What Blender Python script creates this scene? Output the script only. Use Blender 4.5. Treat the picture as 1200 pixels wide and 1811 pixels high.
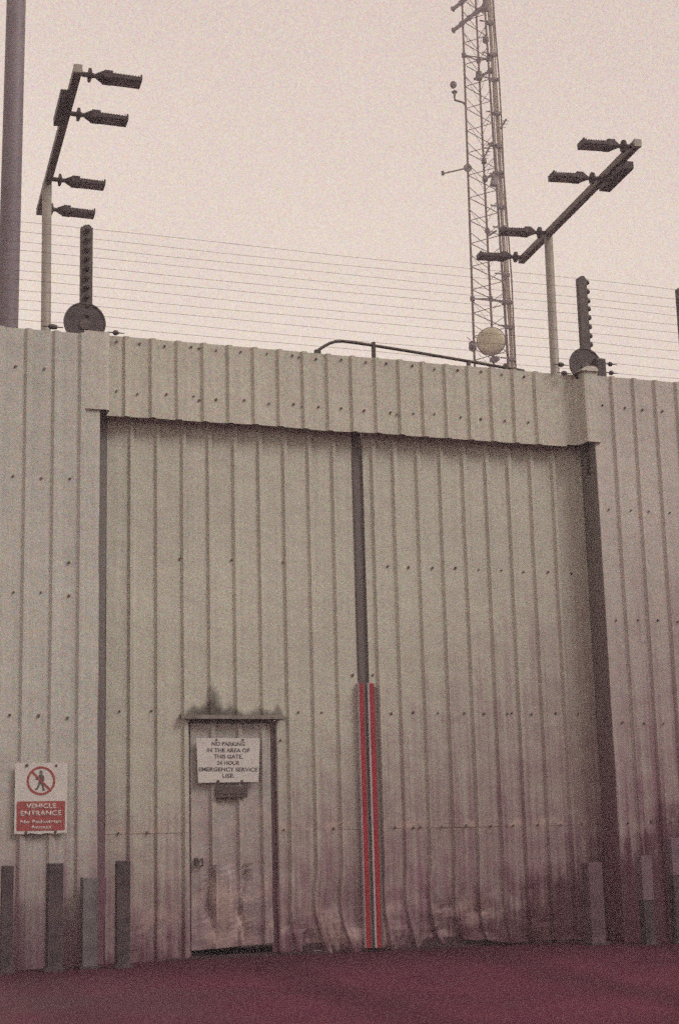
import bpy, bmesh, math, random
from mathutils import Vector, Matrix, noise
random.seed(7)
R = math.radians
scene = bpy.context.scene
for o in list(bpy.data.objects): bpy.data.objects.remove(o)

# ------------------------------------------------------------------ camera
FPX, PIT, YAW, ROL = 2845.47, 0.211477, 0.352125, -0.026361      # focal length in pixels of the 1200x1811 frame
CAM = Vector((-1.3967, -14.3142, 0.8395))
_F = Vector((math.sin(YAW)*math.cos(PIT), math.cos(YAW)*math.cos(PIT), math.sin(PIT)))
_R0 = Vector((math.cos(YAW), -math.sin(YAW), 0)); _U0 = _R0.cross(_F)
_R = _R0*math.cos(ROL) + _U0*math.sin(ROL); _U = -_R0*math.sin(ROL) + _U0*math.cos(ROL)
cd = bpy.data.cameras.new('camera'); cam = bpy.data.objects.new('camera', cd)
scene.collection.objects.link(cam); scene.camera = cam
cam.matrix_world = Matrix(((_R.x, _U.x, -_F.x, CAM.x), (_R.y, _U.y, -_F.y, CAM.y), (_R.z, _U.z, -_F.z, CAM.z), (0, 0, 0, 1)))
cd.sensor_fit = 'VERTICAL'; cd.sensor_height = 36; cd.lens = FPX/1811*36; cd.clip_end = 3000; cd.clip_start = 0.1

def at(x, y, Y):
    """photo pixel -> point on the upright plane at distance Y behind the gate"""
    d = _F + _R*((x-600)/FPX) - _U*((y-905.5)/FPX)
    return CAM + d*((Y-CAM.y)/d.y)

# ------------------------------------------------------------------ world, sun, exposure
world = bpy.data.worlds.new("World"); scene.world = world; world.use_nodes = True
nt = world.node_tree; nt.nodes.clear()
SUN_EL, SUN_AZ = 42, 138      # degrees; azimuth measured clockwise from +y
def nn(t, typ, **kw):
    n = t.nodes.new(typ)
    for k, v in kw.items(): setattr(n, k, v)
    return n
wo = nn(nt, 'ShaderNodeOutputWorld'); bg = nn(nt, 'ShaderNodeBackground'); bg.inputs[1].default_value = 0.1
sky = nn(nt, 'ShaderNodeTexSky', sky_type='NISHITA', sun_disc=False)
sky.sun_elevation = R(SUN_EL); sky.sun_rotation = R(SUN_AZ); sky.dust_density = 6; sky.air_density = 1.2
tc = nn(nt, 'ShaderNodeTexCoord')
cl = nn(nt, 'ShaderNodeTexNoise'); cl.inputs['Scale'].default_value = 1.6; cl.inputs['Detail'].default_value = 3; cl.inputs['Roughness'].default_value = .45
ramp = nn(nt, 'ShaderNodeValToRGB')
ramp.color_ramp.elements[0].position = .3; ramp.color_ramp.elements[0].color = (.660, .560, .490, 1)
ramp.color_ramp.elements[1].position = .7; ramp.color_ramp.elements[1].color = (.780, .690, .600, 1)
gr = nn(nt, 'ShaderNodeTexNoise'); gr.inputs['Scale'].default_value = 700; gr.inputs['Detail'].default_value = 2.0; gr.inputs['Roughness'].default_value = .8
gm = nn(nt, 'ShaderNodeMix', data_type='RGBA', blend_type='OVERLAY'); gm.inputs[0].default_value = .55
sc10 = nn(nt, 'ShaderNodeVectorMath', operation='SCALE'); sc10.inputs['Scale'].default_value = 10.0
mx = nn(nt, 'ShaderNodeMix', data_type='RGBA'); mx.inputs[0].default_value = .94
L = nt.links.new
L(tc.outputs['Generated'], cl.inputs['Vector']); L(cl.outputs['Fac'], ramp.inputs[0])
L(tc.outputs['Generated'], gr.inputs['Vector'])
sz = nn(nt, 'ShaderNodeSeparateXYZ'); L(tc.outputs['Generated'], sz.inputs[0])
er = nn(nt, 'ShaderNodeValToRGB'); er.color_ramp.elements[0].position = .18; er.color_ramp.elements[0].color = (1.0, 1.0, .985, 1)
er.color_ramp.elements[1].position = .62; er.color_ramp.elements[1].color = (.72, .67, .68, 1)
L(sz.outputs['Z'], er.inputs[0]); em = nn(nt, 'ShaderNodeMix', data_type='RGBA', blend_type='MULTIPLY'); em.inputs[0].default_value = 1
L(ramp.outputs[0], em.inputs[6]); L(er.outputs[0], em.inputs[7]); L(em.outputs[2], gm.inputs[6]); L(gr.outputs['Color'], gm.inputs[7])
L(gm.outputs[2], sc10.inputs[0]); L(sky.outputs[0], mx.inputs[6]); L(sc10.outputs[0], mx.inputs[7])
L(mx.outputs[2], bg.inputs[0]); L(bg.outputs[0], wo.inputs[0])
sl = bpy.data.lights.new('sun', 'SUN'); sl.energy = 1.5; sl.angle = R(25); sl.color = (1, .965, .91)
so = bpy.data.objects.new('sun', sl); scene.collection.objects.link(so)
_sd = Vector((math.sin(R(SUN_AZ))*math.cos(R(SUN_EL)), math.cos(R(SUN_AZ))*math.cos(R(SUN_EL)), math.sin(R(SUN_EL))))
so.rotation_euler = _sd.to_track_quat('Z', 'Y').to_euler()
vs = scene.view_settings; vs.view_transform = 'Standard'; vs.look = 'None'; vs.exposure = 0.56; vs.gamma = 1; vs.use_curve_mapping = False
scene.cycles.use_denoising = False; scene.cycles.use_adaptive_sampling = True; scene.cycles.adaptive_threshold = .12; scene.cycles.adaptive_min_samples = 24; scene.cycles.volume_bounces = 0; scene.cycles.max_bounces = 6

# ------------------------------------------------------------------ material helpers
def mat(name, col, rough=.6, metal=0.0, speck=0.0, speck_scale=90, var=0.0, var_scale=2.0, bump=0.0, bump_scale=60):
    m = bpy.data.materials.new(name); m.use_nodes = True; t = m.node_tree
    b = t.nodes['Principled BSDF']; b.inputs['Roughness'].default_value = rough; b.inputs['Metallic'].default_value = metal
    b.inputs['Base Color'].default_value = (*col, 1)
    tcn = nn(t, 'ShaderNodeTexCoord'); src = None
    rgb = nn(t, 'ShaderNodeRGB'); rgb.outputs[0].default_value = (*col, 1); cur = rgb.outputs[0]
    if var:
        n = nn(t, 'ShaderNodeTexNoise'); n.inputs['Scale'].default_value = var_scale; n.inputs['Detail'].default_value = 5
        t.links.new(tcn.outputs['Object'], n.inputs['Vector'])
        mr = nn(t, 'ShaderNodeMapRange'); mr.inputs[1].default_value = .3; mr.inputs[2].default_value = .7; mr.inputs[3].default_value = 1-var; mr.inputs[4].default_value = 1+var
        t.links.new(n.outputs['Fac'], mr.inputs[0])
        v = nn(t, 'ShaderNodeVectorMath', operation='SCALE'); t.links.new(cur, v.inputs[0]); t.links.new(mr.outputs[0], v.inputs['Scale']); cur = v.outputs[0]
    if speck:
        n = nn(t, 'ShaderNodeTexNoise'); n.inputs['Scale'].default_value = speck_scale; n.inputs['Detail'].default_value = 2
        t.links.new(tcn.outputs['Object'], n.inputs['Vector'])
        o = nn(t, 'ShaderNodeMix', data_type='RGBA', blend_type='OVERLAY'); o.inputs[0].default_value = speck
        t.links.new(cur, o.inputs[6]); t.links.new(n.outputs['Color'], o.inputs[7]); cur = o.outputs[2]
    t.links.new(cur, b.inputs['Base Color'])
    if bump:
        n = nn(t, 'ShaderNodeTexNoise'); n.inputs['Scale'].default_value = bump_scale; n.inputs['Detail'].default_value = 4
        t.links.new(tcn.outputs['Object'], n.inputs['Vector'])
        bp = nn(t, 'ShaderNodeBump'); bp.inputs['Strength'].default_value = bump; bp.inputs['Distance'].default_value = .01
        t.links.new(n.outputs['Fac'], bp.inputs['Height']); t.links.new(bp.outputs[0], b.inputs['Normal'])
    return m

def cladding(name, col, dirt_cast_top=1.5, dirt_cast_right=0.0, stain=False, dirt_cast_amt=.9, scuff=(), dirt_shade=None):
    """weathered coated steel: chalky speckle, rain streaks, splashed dirt and a painted mauve light-leak cast low down"""
    m = bpy.data.materials.new(name); m.use_nodes = True; t = m.node_tree; l = t.links.new
    b = t.nodes['Principled BSDF']; b.inputs['Roughness'].default_value = .55; b.inputs['Specular IOR Level'].default_value = .35
    g = nn(t, 'ShaderNodeNewGeometry'); sep = nn(t, 'ShaderNodeSeparateXYZ'); l(g.outputs['Position'], sep.inputs[0])
    def mathn(op, a, c=None, clamp=False):
        n = nn(t, 'ShaderNodeMath', operation=op); n.use_clamp = clamp
        for i, v in enumerate((a, c)):
            if v is None: continue
            if isinstance(v, (int, float)): n.inputs[i].default_value = v
            else: l(v, n.inputs[i])
        return n.outputs[0]
    def noi(scale, detail=4, vec=None, rough=.5):
        n = nn(t, 'ShaderNodeTexNoise'); n.inputs['Scale'].default_value = scale; n.inputs['Detail'].default_value = detail; n.inputs['Roughness'].default_value = rough
        l(vec or g.outputs['Position'], n.inputs['Vector']); return n
    # stretched coordinates for vertical rain streaks
    st = nn(t, 'ShaderNodeVectorMath', operation='MULTIPLY'); l(g.outputs['Position'], st.inputs[0]); st.inputs[1].default_value = (22, 22, .55)
    streak = noi(1.0, 4, st.outputs[0], .6); patch = noi(.8, 5); patch2 = noi(4.5, 5); speck = noi(62, 3, None, .8)
    s1 = nn(t, 'ShaderNodeMapRange'); l(streak.outputs['Fac'], s1.inputs[0]); s1.inputs[1].default_value = .3; s1.inputs[2].default_value = .7; s1.inputs[3].default_value = .90; s1.inputs[4].default_value = 1.07
    s2 = nn(t, 'ShaderNodeMapRange'); l(patch.outputs['Fac'], s2.inputs[0]); s2.inputs[1].default_value = .3; s2.inputs[2].default_value = .7; s2.inputs[3].default_value = .93; s2.inputs[4].default_value = 1.05
    k = mathn('MULTIPLY', s1.outputs[0], s2.outputs[0])
    v = nn(t, 'ShaderNodeVectorMath', operation='SCALE'); v.inputs[0].default_value = col; l(k, v.inputs['Scale'])
    ov = nn(t, 'ShaderNodeMix', data_type='RGBA', blend_type='OVERLAY'); ov.inputs[0].default_value = .85
    l(v.outputs[0], ov.inputs[6]); l(speck.outputs['Color'], ov.inputs[7])
    # dirt plus a purple light-leak cast painted in: 1 at the foot, 0 above dirt_cast_top, its edge broken by noise and streaks; higher towards +x
    xr = mathn('MULTIPLY', mathn('MAXIMUM', mathn('SUBTRACT', sep.outputs['X'], 3.0), 0.0), dirt_cast_right)
    h = mathn('DIVIDE', mathn('SUBTRACT', mathn('ADD', xr, dirt_cast_top), sep.outputs['Z']), mathn('ADD', xr, dirt_cast_top))
    nz = mathn('MULTIPLY', mathn('SUBTRACT', patch2.outputs['Fac'], .5), .55)
    nz2 = mathn('MULTIPLY', mathn('SUBTRACT', streak.outputs['Fac'], .5), 1.3)
    hh = mathn('ADD', mathn('ADD', h, nz), nz2)
    dr = nn(t, 'ShaderNodeMapRange'); dr.interpolation_type = 'SMOOTHSTEP'; l(hh, dr.inputs[0]); dr.inputs[1].default_value = -.05; dr.inputs[2].default_value = 1.15; dr.inputs[3].default_value = 0; dr.inputs[4].default_value = dirt_cast_amt
    dm = nn(t, 'ShaderNodeMix', data_type='RGBA'); l(dr.outputs[0], dm.inputs[0]); l(ov.outputs[2], dm.inputs[6]); dm.inputs[7].default_value = (.165, .052, .098, 1)
    cur = dm.outputs[2]
    if scuff:      # paint rubbed pale along the lap and on the buckled foot
        for zc, hz_, thr, amt in scuff:
            bz = mathn('SUBTRACT', 1.0, mathn('DIVIDE', mathn('ABSOLUTE', mathn('SUBTRACT', sep.outputs['Z'], zc)), hz_), True)
            n_ = noi(5.5 if zc > 1 else 3.2, 5, None, .65)
            mm = nn(t, 'ShaderNodeMapRange'); mm.interpolation_type = 'SMOOTHSTEP'; l(n_.outputs['Fac'], mm.inputs[0]); mm.inputs[1].default_value = thr-.04; mm.inputs[2].default_value = thr+.10; mm.inputs[4].default_value = amt
            f = mathn('MULTIPLY', mm.outputs[0], mathn('MINIMUM', mathn('MULTIPLY', bz, 2.0), 1.0))
            q = nn(t, 'ShaderNodeMix', data_type='RGBA'); l(f, q.inputs[0]); l(cur, q.inputs[6]); q.inputs[7].default_value = (.46, .34, .30, 1); cur = q.outputs[2]
    if dirt_shade:       # splash dirt plus dark shade painted in near the ground, climbing to the right
        top_ = mathn('ADD', mathn('MULTIPLY', mathn('MAXIMUM', mathn('SUBTRACT', sep.outputs['X'], 4.4), 0.0), dirt_shade[1]), dirt_shade[0])
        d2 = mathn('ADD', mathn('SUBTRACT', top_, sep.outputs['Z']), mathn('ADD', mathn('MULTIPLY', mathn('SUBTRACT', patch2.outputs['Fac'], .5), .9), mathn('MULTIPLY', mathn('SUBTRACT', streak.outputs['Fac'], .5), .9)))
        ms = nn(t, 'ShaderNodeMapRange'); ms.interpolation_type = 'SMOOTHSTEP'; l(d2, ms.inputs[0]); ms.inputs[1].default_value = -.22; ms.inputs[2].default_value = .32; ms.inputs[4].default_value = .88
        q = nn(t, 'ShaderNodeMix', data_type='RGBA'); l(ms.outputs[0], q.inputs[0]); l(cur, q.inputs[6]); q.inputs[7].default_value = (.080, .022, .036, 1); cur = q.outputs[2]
    if stain:      # black-green run-off heap above the little door's drip strip, and a lesser one at its right end
        for cx, hw, ht, amt in ((2.56, .19, .30, .95), (2.40, .12, .13, .8), (3.02, .20, .12, .7), (3.2, .07, .17, .7), (2.74, .18, .14, .85)):
            ax = mathn('DIVIDE', mathn('ABSOLUTE', mathn('SUBTRACT', sep.outputs['X'], cx)), hw)
            az = mathn('DIVIDE', mathn('SUBTRACT', sep.outputs['Z'], 2.13), ht)
            e = mathn('SUBTRACT', 1.0, mathn('ADD', ax, az))
            e = mathn('ADD', e, mathn('MULTIPLY', mathn('SUBTRACT', patch2.outputs['Fac'], .5), 1.4))
            below = mathn('GREATER_THAN', sep.outputs['Z'], 2.10)
            mm = nn(t, 'ShaderNodeMapRange'); mm.interpolation_type = 'SMOOTHSTEP'; l(e, mm.inputs[0]); mm.inputs[1].default_value = -.15; mm.inputs[2].default_value = .55; mm.inputs[4].default_value = amt
            f = mathn('MULTIPLY', mm.outputs[0], below)
            q = nn(t, 'ShaderNodeMix', data_type='RGBA'); l(f, q.inputs[0]); l(cur, q.inputs[6]); q.inputs[7].default_value = (.075, .065, .055, 1); cur = q.outputs[2]
    l(cur, b.inputs['Base Color'])
    bp = nn(t, 'ShaderNodeBump'); bp.inputs['Strength'].default_value = .6; bp.inputs['Distance'].default_value = .025
    l(patch2.outputs['Fac'], bp.inputs['Height']); l(bp.outputs[0], b.inputs['Normal'])
    return m

M = {}
GREY = (.485, .472, .40)
M['gate'] = cladding('gate_steel', GREY, 1.85, .80, stain=True, scuff=((1.125, .055, .49, .7), (.22, .30, .51, .5)), dirt_shade=(.05, .38))
M['fence'] = cladding('fence_steel', (.475, .465, .42), 1.9, 0)
M['fence_r'] = cladding('fence_steel_dark_foot', (.485, .445, .405), 1.3, .70, dirt_cast_amt=.97, dirt_shade=(.20, .36))  # darker foot: dirt with the purple cast and shade painted in
M['door'] = cladding('door_steel', (.40, .375, .345), 1.7, .1, dirt_cast_amt=.75, scuff=((.42, .45, .50, .6), (1.22, .25, .50, .35)))
M['header'] = cladding('header_steel', (.50, .48, .405), 1, 0, dirt_cast_amt=0)
M['flash'] = cladding('flashing_steel', (.50, .48, .42), 1, 0, dirt_cast_amt=0)
M['edge'] = mat('dark_steel', (.085, .062, .060), .6, .2, speck=.4)
M['jamb'] = cladding('jamb_steel', (.19, .165, .155), 2.6, .35, dirt_cast_amt=.9)
M['seal'] = mat('rubber_seal', (.15, .128, .122), .85, speck=.4)
M['screw'] = mat('rusty_screw', (.12, .08, .07), .7)
M['red'] = mat('red_reflective', (.29, .009, .020), .55, speck=.35, var=.12, var_scale=6)
M['white'] = mat('white_reflective', (.42, .37, .40), .55, speck=.3, var=.1, var_scale=6)
M['sign'] = mat('sign_white', (.56, .53, .50), .6, speck=.5, speck_scale=110, var=.06, var_scale=9)
M['signred'] = mat('sign_red', (.30, .055, .052), .6, speck=.5, var=.08, var_scale=12)
M['ink'] = mat('sign_ink', (.10, .09, .095), .7)
M['post'] = mat('galvanised', (.27, .24, .205), .55, .25, speck=.5, speck_scale=60, var=.15, var_scale=5)
M['beam'] = mat('beam_steel', (.13, .10, .088), .6, .2, speck=.4, var=.1)
M['lamp'] = mat('lamp_housing', (.034, .016, .018), .6, .2, speck=.3)
M['glass'] = mat('lamp_glass', (.10, .085, .085), .25)
M['column'] = mat('column_paint', (.16, .125, .145), .6, speck=.5, speck_scale=30, var=.12, var_scale=3)
M['fpost'] = mat('fence_post_steel', (.085, .066, .062), .6, .2, speck=.4, var=.25, var_scale=14)
M['disc'] = mat('disc_plastic', (.055, .040, .042), .65, speck=.4, speck_scale=50, var=.3, var_scale=8)
M['wire'] = mat('wire_steel', (.16, .11, .08), .5, .4)
M['mast'] = mat('mast_steel', (.085, .034, .012), .7, speck=.4)
M['cable'] = mat('mast_cable', (.05, .03, .025), .7)
M['feed'] = mat('feeder_pale', (.42, .34, .22), .6)
M['antenna'] = mat('antenna_dark', (.05, .025, .025), .6)
M['dish'] = mat('dish_radome', (.40, .36, .22), .5, speck=.2, var=.25, var_scale=1.6)
M['pipe'] = mat('conduit_pipe', (.06, .045, .035), .6, .2, speck=.3)
M['bollard'] = mat('bollard_dark', (.060, .040, .046), .75, speck=.6, speck_scale=50, var=.5, var_scale=11, bump=.4, bump_scale=30)
M['bollardp'] = mat('bollard_pale', (.15, .095, .125), .75, speck=.5, speck_scale=50, var=.2, var_scale=5)

# ground: damp plum-brown cinder asphalt
m = bpy.data.materials.new('damp_ground'); m.use_nodes = True; t = m.node_tree; b = t.nodes['Principled BSDF']
g = nn(t, 'ShaderNodeNewGeometry')
n1 = nn(t, 'ShaderNodeTexNoise'); n1.inputs['Scale'].default_value = .55; n1.inputs['Detail'].default_value = 7; n1.inputs['Roughness'].default_value = .62
n2 = nn(t, 'ShaderNodeTexNoise'); n2.inputs['Scale'].default_value = 38; n2.inputs['Detail'].default_value = 4; n2.inputs['Roughness'].default_value = .7
n3 = nn(t, 'ShaderNodeTexVoronoi'); n3.inputs['Scale'].default_value = 26
for n in (n1, n2, n3): t.links.new(g.outputs['Position'], n.inputs['Vector'])
rp = nn(t, 'ShaderNodeValToRGB'); rp.color_ramp.elements[0].position = .32; rp.color_ramp.elements[0].color = (.080, .018, .037, 1)
rp.color_ramp.elements[1].position = .70; rp.color_ramp.elements[1].color = (.155, .040, .068, 1)
t.links.new(n1.outputs['Fac'], rp.inputs[0])
ov = nn(t, 'ShaderNodeMix', data_type='RGBA', blend_type='OVERLAY'); ov.inputs[0].default_value = .7
t.links.new(rp.outputs[0], ov.inputs[6]); t.links.new(n2.outputs['Color'], ov.inputs[7]); 
vst = nn(t, 'ShaderNodeTexVoronoi'); vst.inputs['Scale'].default_value = 11; t.links.new(g.outputs['Position'], vst.inputs['Vector'])
sp_ = nn(t, 'ShaderNodeMapRange'); t.links.new(vst.outputs['Distance'], sp_.inputs[0]); sp_.inputs[1].default_value = .10; sp_.inputs[2].default_value = .22; sp_.inputs[3].default_value = .55; sp_.inputs[4].default_value = 0
stn = nn(t, 'ShaderNodeMix', data_type='RGBA'); t.links.new(sp_.outputs[0], stn.inputs[0]); t.links.new(ov.outputs[2], stn.inputs[6]); stn.inputs[7].default_value = (.19, .10, .10, 1)
# tyre tracks running to the gate
wv = nn(t, 'ShaderNodeTexWave'); wv.inputs['Scale'].default_value = .17; wv.inputs['Distortion'].default_value = 2.5; wv.inputs['Detail'].default_value = 3; wv.inputs['Detail Scale'].default_value = .6; t.links.new(g.outputs['Position'], wv.inputs['Vector'])
wr = nn(t, 'ShaderNodeMapRange'); t.links.new(wv.outputs['Fac'], wr.inputs[0]); wr.inputs[1].default_value = .72; wr.inputs[2].default_value = 1; wr.inputs[3].default_value = 0; wr.inputs[4].default_value = .35
trk = nn(t, 'ShaderNodeMix', data_type='RGBA'); t.links.new(wr.outputs[0], trk.inputs[0]); t.links.new(stn.outputs[2], trk.inputs[6]); trk.inputs[7].default_value = (.035, .012, .018, 1)
gsx = nn(t, 'ShaderNodeSeparateXYZ'); t.links.new(g.outputs['Position'], gsx.inputs[0])
gx = nn(t, 'ShaderNodeMath', operation='MULTIPLY_ADD'); t.links.new(n1.outputs['Fac'], gx.inputs[0]); gx.inputs[1].default_value = 5; t.links.new(gsx.outputs['X'], gx.inputs[2])
gm_ = nn(t, 'ShaderNodeMapRange'); t.links.new(gx.outputs[0], gm_.inputs[0]); gm_.inputs[1].default_value = 1.6; gm_.inputs[2].default_value = 4.4; gm_.inputs[3].default_value = .75; gm_.inputs[4].default_value = 0
gw = nn(t, 'ShaderNodeMix', data_type='RGBA'); t.links.new(gm_.outputs[0], gw.inputs[0]); t.links.new(trk.outputs[2], gw.inputs[6]); gw.inputs[7].default_value = (.125, .078, .088, 1)
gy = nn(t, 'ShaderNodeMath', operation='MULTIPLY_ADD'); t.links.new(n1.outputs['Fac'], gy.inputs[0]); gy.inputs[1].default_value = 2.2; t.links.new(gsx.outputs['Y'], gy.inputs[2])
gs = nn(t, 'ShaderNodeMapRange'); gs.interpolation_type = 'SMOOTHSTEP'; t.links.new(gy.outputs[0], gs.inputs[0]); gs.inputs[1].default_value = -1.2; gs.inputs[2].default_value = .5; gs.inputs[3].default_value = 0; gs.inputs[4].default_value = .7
gd = nn(t, 'ShaderNodeMix', data_type='RGBA'); t.links.new(gs.outputs[0], gd.inputs[0]); t.links.new(gw.outputs[2], gd.inputs[6]); gd.inputs[7].default_value = (.048, .012, .021, 1)   # shade along the gate foot, painted into the ground colour
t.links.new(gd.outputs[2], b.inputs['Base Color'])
rr = nn(t, 'ShaderNodeMapRange'); rr.inputs[1].default_value = .4; rr.inputs[2].default_value = .62; rr.inputs[3].default_value = .55; rr.inputs[4].default_value = .9
t.links.new(n1.outputs['Fac'], rr.inputs[0]); t.links.new(rr.outputs[0], b.inputs['Roughness']); b.inputs['Specular IOR Level'].default_value = .08
bp = nn(t, 'ShaderNodeBump'); bp.inputs['Strength'].default_value = .6; bp.inputs['Distance'].default_value = .02
ad = nn(t, 'ShaderNodeMath', operation='ADD'); t.links.new(n2.outputs['Fac'], ad.inputs[0]); t.links.new(n3.outputs['Distance'], ad.inputs[1])
t.links.new(ad.outputs[0], bp.inputs['Height']); t.links.new(bp.outputs[0], b.inputs['Normal'])
M['ground'] = m

# ------------------------------------------------------------------ mesh helpers
def link(name, bm, material, parent=None, smooth=False, label=None):
    me = bpy.data.meshes.new(name); bm.normal_update(); bm.to_mesh(me); bm.free()
    mats = material if isinstance(material, (list, tuple)) else [material]
    for mm in mats: me.materials.append(mm)
    if smooth:
        for p in me.polygons: p.use_smooth = True
    o = bpy.data.objects.new(name, me); scene.collection.objects.link(o)
    if parent is not None: o.parent = parent
    if label: o['label'] = label
    return o
def thing(name, label, cat, loc=(0, 0, 0), rz=0, group=None):
    o = bpy.data.objects.new(name, None); scene.collection.objects.link(o); o.empty_display_size = .2
    o.location = loc; o.rotation_euler = (0, 0, rz); o['label'] = label; o['category'] = cat
    if group: o['group'] = group
    return o
def tag(o, label, cat, group=None):
    o['label'] = label; o['category'] = cat
    if group: o['group'] = group
    return o
def box(bm, x0, x1, y0, y1, z0, z1, bev=0, mi=0):
    r = bmesh.ops.create_cube(bm, size=1)
    vs_ = r['verts']
    for v in vs_:
        v.co = Vector((x0 if v.co.x < 0 else x1, y0 if v.co.y < 0 else y1, z0 if v.co.z < 0 else z1))
    fs = list({f for v in vs_ for f in v.link_faces})
    for f in fs: f.material_index = mi
    if bev:
        es = list({e for v in vs_ for e in v.link_edges})
        bmesh.ops.bevel(bm, geom=es, offset=bev, segments=2, affect='EDGES', profile=.6)
    return bm
def tube(bm, pts, rad, seg=8, cap=True):
    pts = [Vector(p) for p in pts]; rings = []
    rads = rad if isinstance(rad, (list, tuple)) else [rad]*len(pts)
    up = None
    for i, p in enumerate(pts):
        d = (pts[min(i+1, len(pts)-1)] - pts[max(i-1, 0)]).normalized()
        if up is None: up = Vector((0, 0, 1)) if abs(d.z) < .9 else Vector((1, 0, 0))
        a = d.cross(up).normalized(); c = a.cross(d).normalized(); up = c
        rings.append([bm.verts.new(p + (a*math.cos(2*math.pi*k/seg) + c*math.sin(2*math.pi*k/seg))*rads[i]) for k in range(seg)])
    for A, B in zip(rings, rings[1:]):
        for k in range(seg): bm.faces.new((A[k], A[(k+1) % seg], B[(k+1) % seg], B[k]))
    if cap:
        bm.faces.new(list(reversed(rings[0]))); bm.faces.new(rings[-1])
    return bm
def bar(bm, p, q, w, h, up=(0, 0, 1)):
    """rectangular bar from p to q, w across, h along up"""
    p, q = Vector(p), Vector(q); d = (q-p).normalized(); u = Vector(up); a = d.cross(u).normalized(); u = a.cross(d)
    R4 = [(-1, -1), (1, -1), (1, 1), (-1, 1)]
    A = [bm.verts.new(p + a*w/2*s + u*h/2*k) for s, k in R4]; B = [bm.verts.new(q + a*w/2*s + u*h/2*k) for s, k in R4]
    for k in range(4): bm.faces.new((A[k], A[(k+1) % 4], B[(k+1) % 4], B[k]))
    bm.faces.new(list(reversed(A))); bm.faces.new(B)
    return bm
def extrude_poly(bm, pts, y0, y1):
    """outline in x,z given a thickness in y"""
    A = [bm.verts.new((x, y0, z)) for x, z in pts]; B = [bm.verts.new((x, y1, z)) for x, z in pts]
    n = len(pts)
    bm.faces.new(A); bm.faces.new(list(reversed(B)))
    for k in range(n): bm.faces.new((A[k], B[k], B[(k+1) % n], A[(k+1) % n]))
    return bm
def disc_y(bm, x, z, y0, y1, r, seg=32, r_in=0):
    if not r_in: return extrude_poly(bm, [(x+r*math.cos(-2*math.pi*k/seg), z+r*math.sin(-2*math.pi*k/seg)) for k in range(seg)], y0, y1)
    V = []
    for k in range(seg):
        c, s = math.cos(2*math.pi*k/seg), math.sin(2*math.pi*k/seg)
        V.append([bm.verts.new((x+q*c, y, z+q*s)) for q, y in ((r_in, y0), (r, y0), (r, y1), (r_in, y1))])
    for k in range(seg):
        a, b_ = V[k], V[(k+1) % seg]
        for i in range(4): bm.faces.new((a[i], a[(i+1) % 4], b_[(i+1) % 4], b_[i]))
    return bm

# ------------------------------------------------------------------ ground
bm = bmesh.new()
xs = [-400, -60, -15, -6] + [-4+i*.5 for i in range(29)] + [14, 30, 80, 400]
ys = [-400, -60, -25, -16, -13, -11] + [-10+i*.4 for i in range(26)] + [1, 5, 20, 60, 400]
def gz(x, y):
    s = 0 if y > -1.0 else -.042*min(-1.0-y, 14)
    if abs(x) < 15 and -14 < y < 0: s += .018*noise.noise(Vector((x*.6, y*.6, 3))) + .006*noise.noise(Vector((x*2.5, y*2.5, 9)))
    return s - (0 if y < -.6 else .0)
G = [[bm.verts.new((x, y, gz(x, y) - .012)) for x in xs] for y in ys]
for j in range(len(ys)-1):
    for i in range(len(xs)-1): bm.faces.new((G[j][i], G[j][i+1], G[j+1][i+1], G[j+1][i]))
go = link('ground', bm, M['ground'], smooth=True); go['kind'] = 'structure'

# ------------------------------------------------------------------ profiled sheet
RIB = ((-.036, 0), (-.014, -.030), (.018, -.030), (.042, 0))
def profile(x0, x1, ribs, fine=.06):
    pts = []
    rb = sorted(r for r in ribs if x0+.03 < r < x1-.04)
    cur = x0
    for r in rb + [None]:
        end = (r + RIB[0][0]) if r is not None else x1
        n = max(1, int((end-cur)/fine))
        for k in range(n + (1 if r is None else 0)): pts.append((cur + (end-cur)*k/n, 0))
        if r is not None:
            for dx, dy in RIB[:-1]: pts.append((r+dx, dy))
            cur = r + RIB[-1][0]
    return pts
def sheet(name, x0, x1, z0, z1, y, ribs, material, parent, warp=None, dz=.15, seed=0, label=None, extra_z=(), cut=None, amp=.004):
    """corrugated sheet; warp(x, z) -> (dx, dy, dz); cut = (x0, x1, ztop) opening reaching the foot"""
    P_ = profile(x0, x1, ribs)
    if cut:
        for c in cut[:2]:
            if not any(abs(p[0]-c) < .004 for p in P_): P_.append((c, 0))
        P_.sort()
    n = max(2, int((z1-z0)/dz)); Z_ = sorted({round(z0+(z1-z0)*k/n, 4) for k in range(n+1)} | {e for e in extra_z if z0 < e < z1})
    bm = bmesh.new(); V = []
    for z in Z_:
        row = []
        for x, dy in P_:
            dd = (0, 0, 0) if warp is None else warp(x, z)
            o = amp*noise.noise(Vector((x*3+seed*7, z*1.2, seed))) + amp*.5*noise.noise(Vector((x*9+seed, z*5, seed+4)))
            row.append(bm.verts.new((x+dd[0], y+dy+o+dd[1], z+dd[2])))
        V.append(row)
    for j in range(len(Z_)-1):
        for i in range(len(P_)-1):
            if cut and cut[0]-.002 <= P_[i][0] and P_[i+1][0] <= cut[1]+.002 and Z_[j+1] <= cut[2]+.002: continue
            bm.faces.new((V[j][i], V[j][i+1], V[j+1][i+1], V[j+1][i]))
    loose = [v for v in bm.verts if not v.link_faces]
    for v in loose: bm.verts.remove(v)
    o = link(name, bm, material, parent, label=label)
    md = o.modifiers.new('thick', 'SOLIDIFY'); md.thickness = .004; md.offset = -1
    return o
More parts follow.
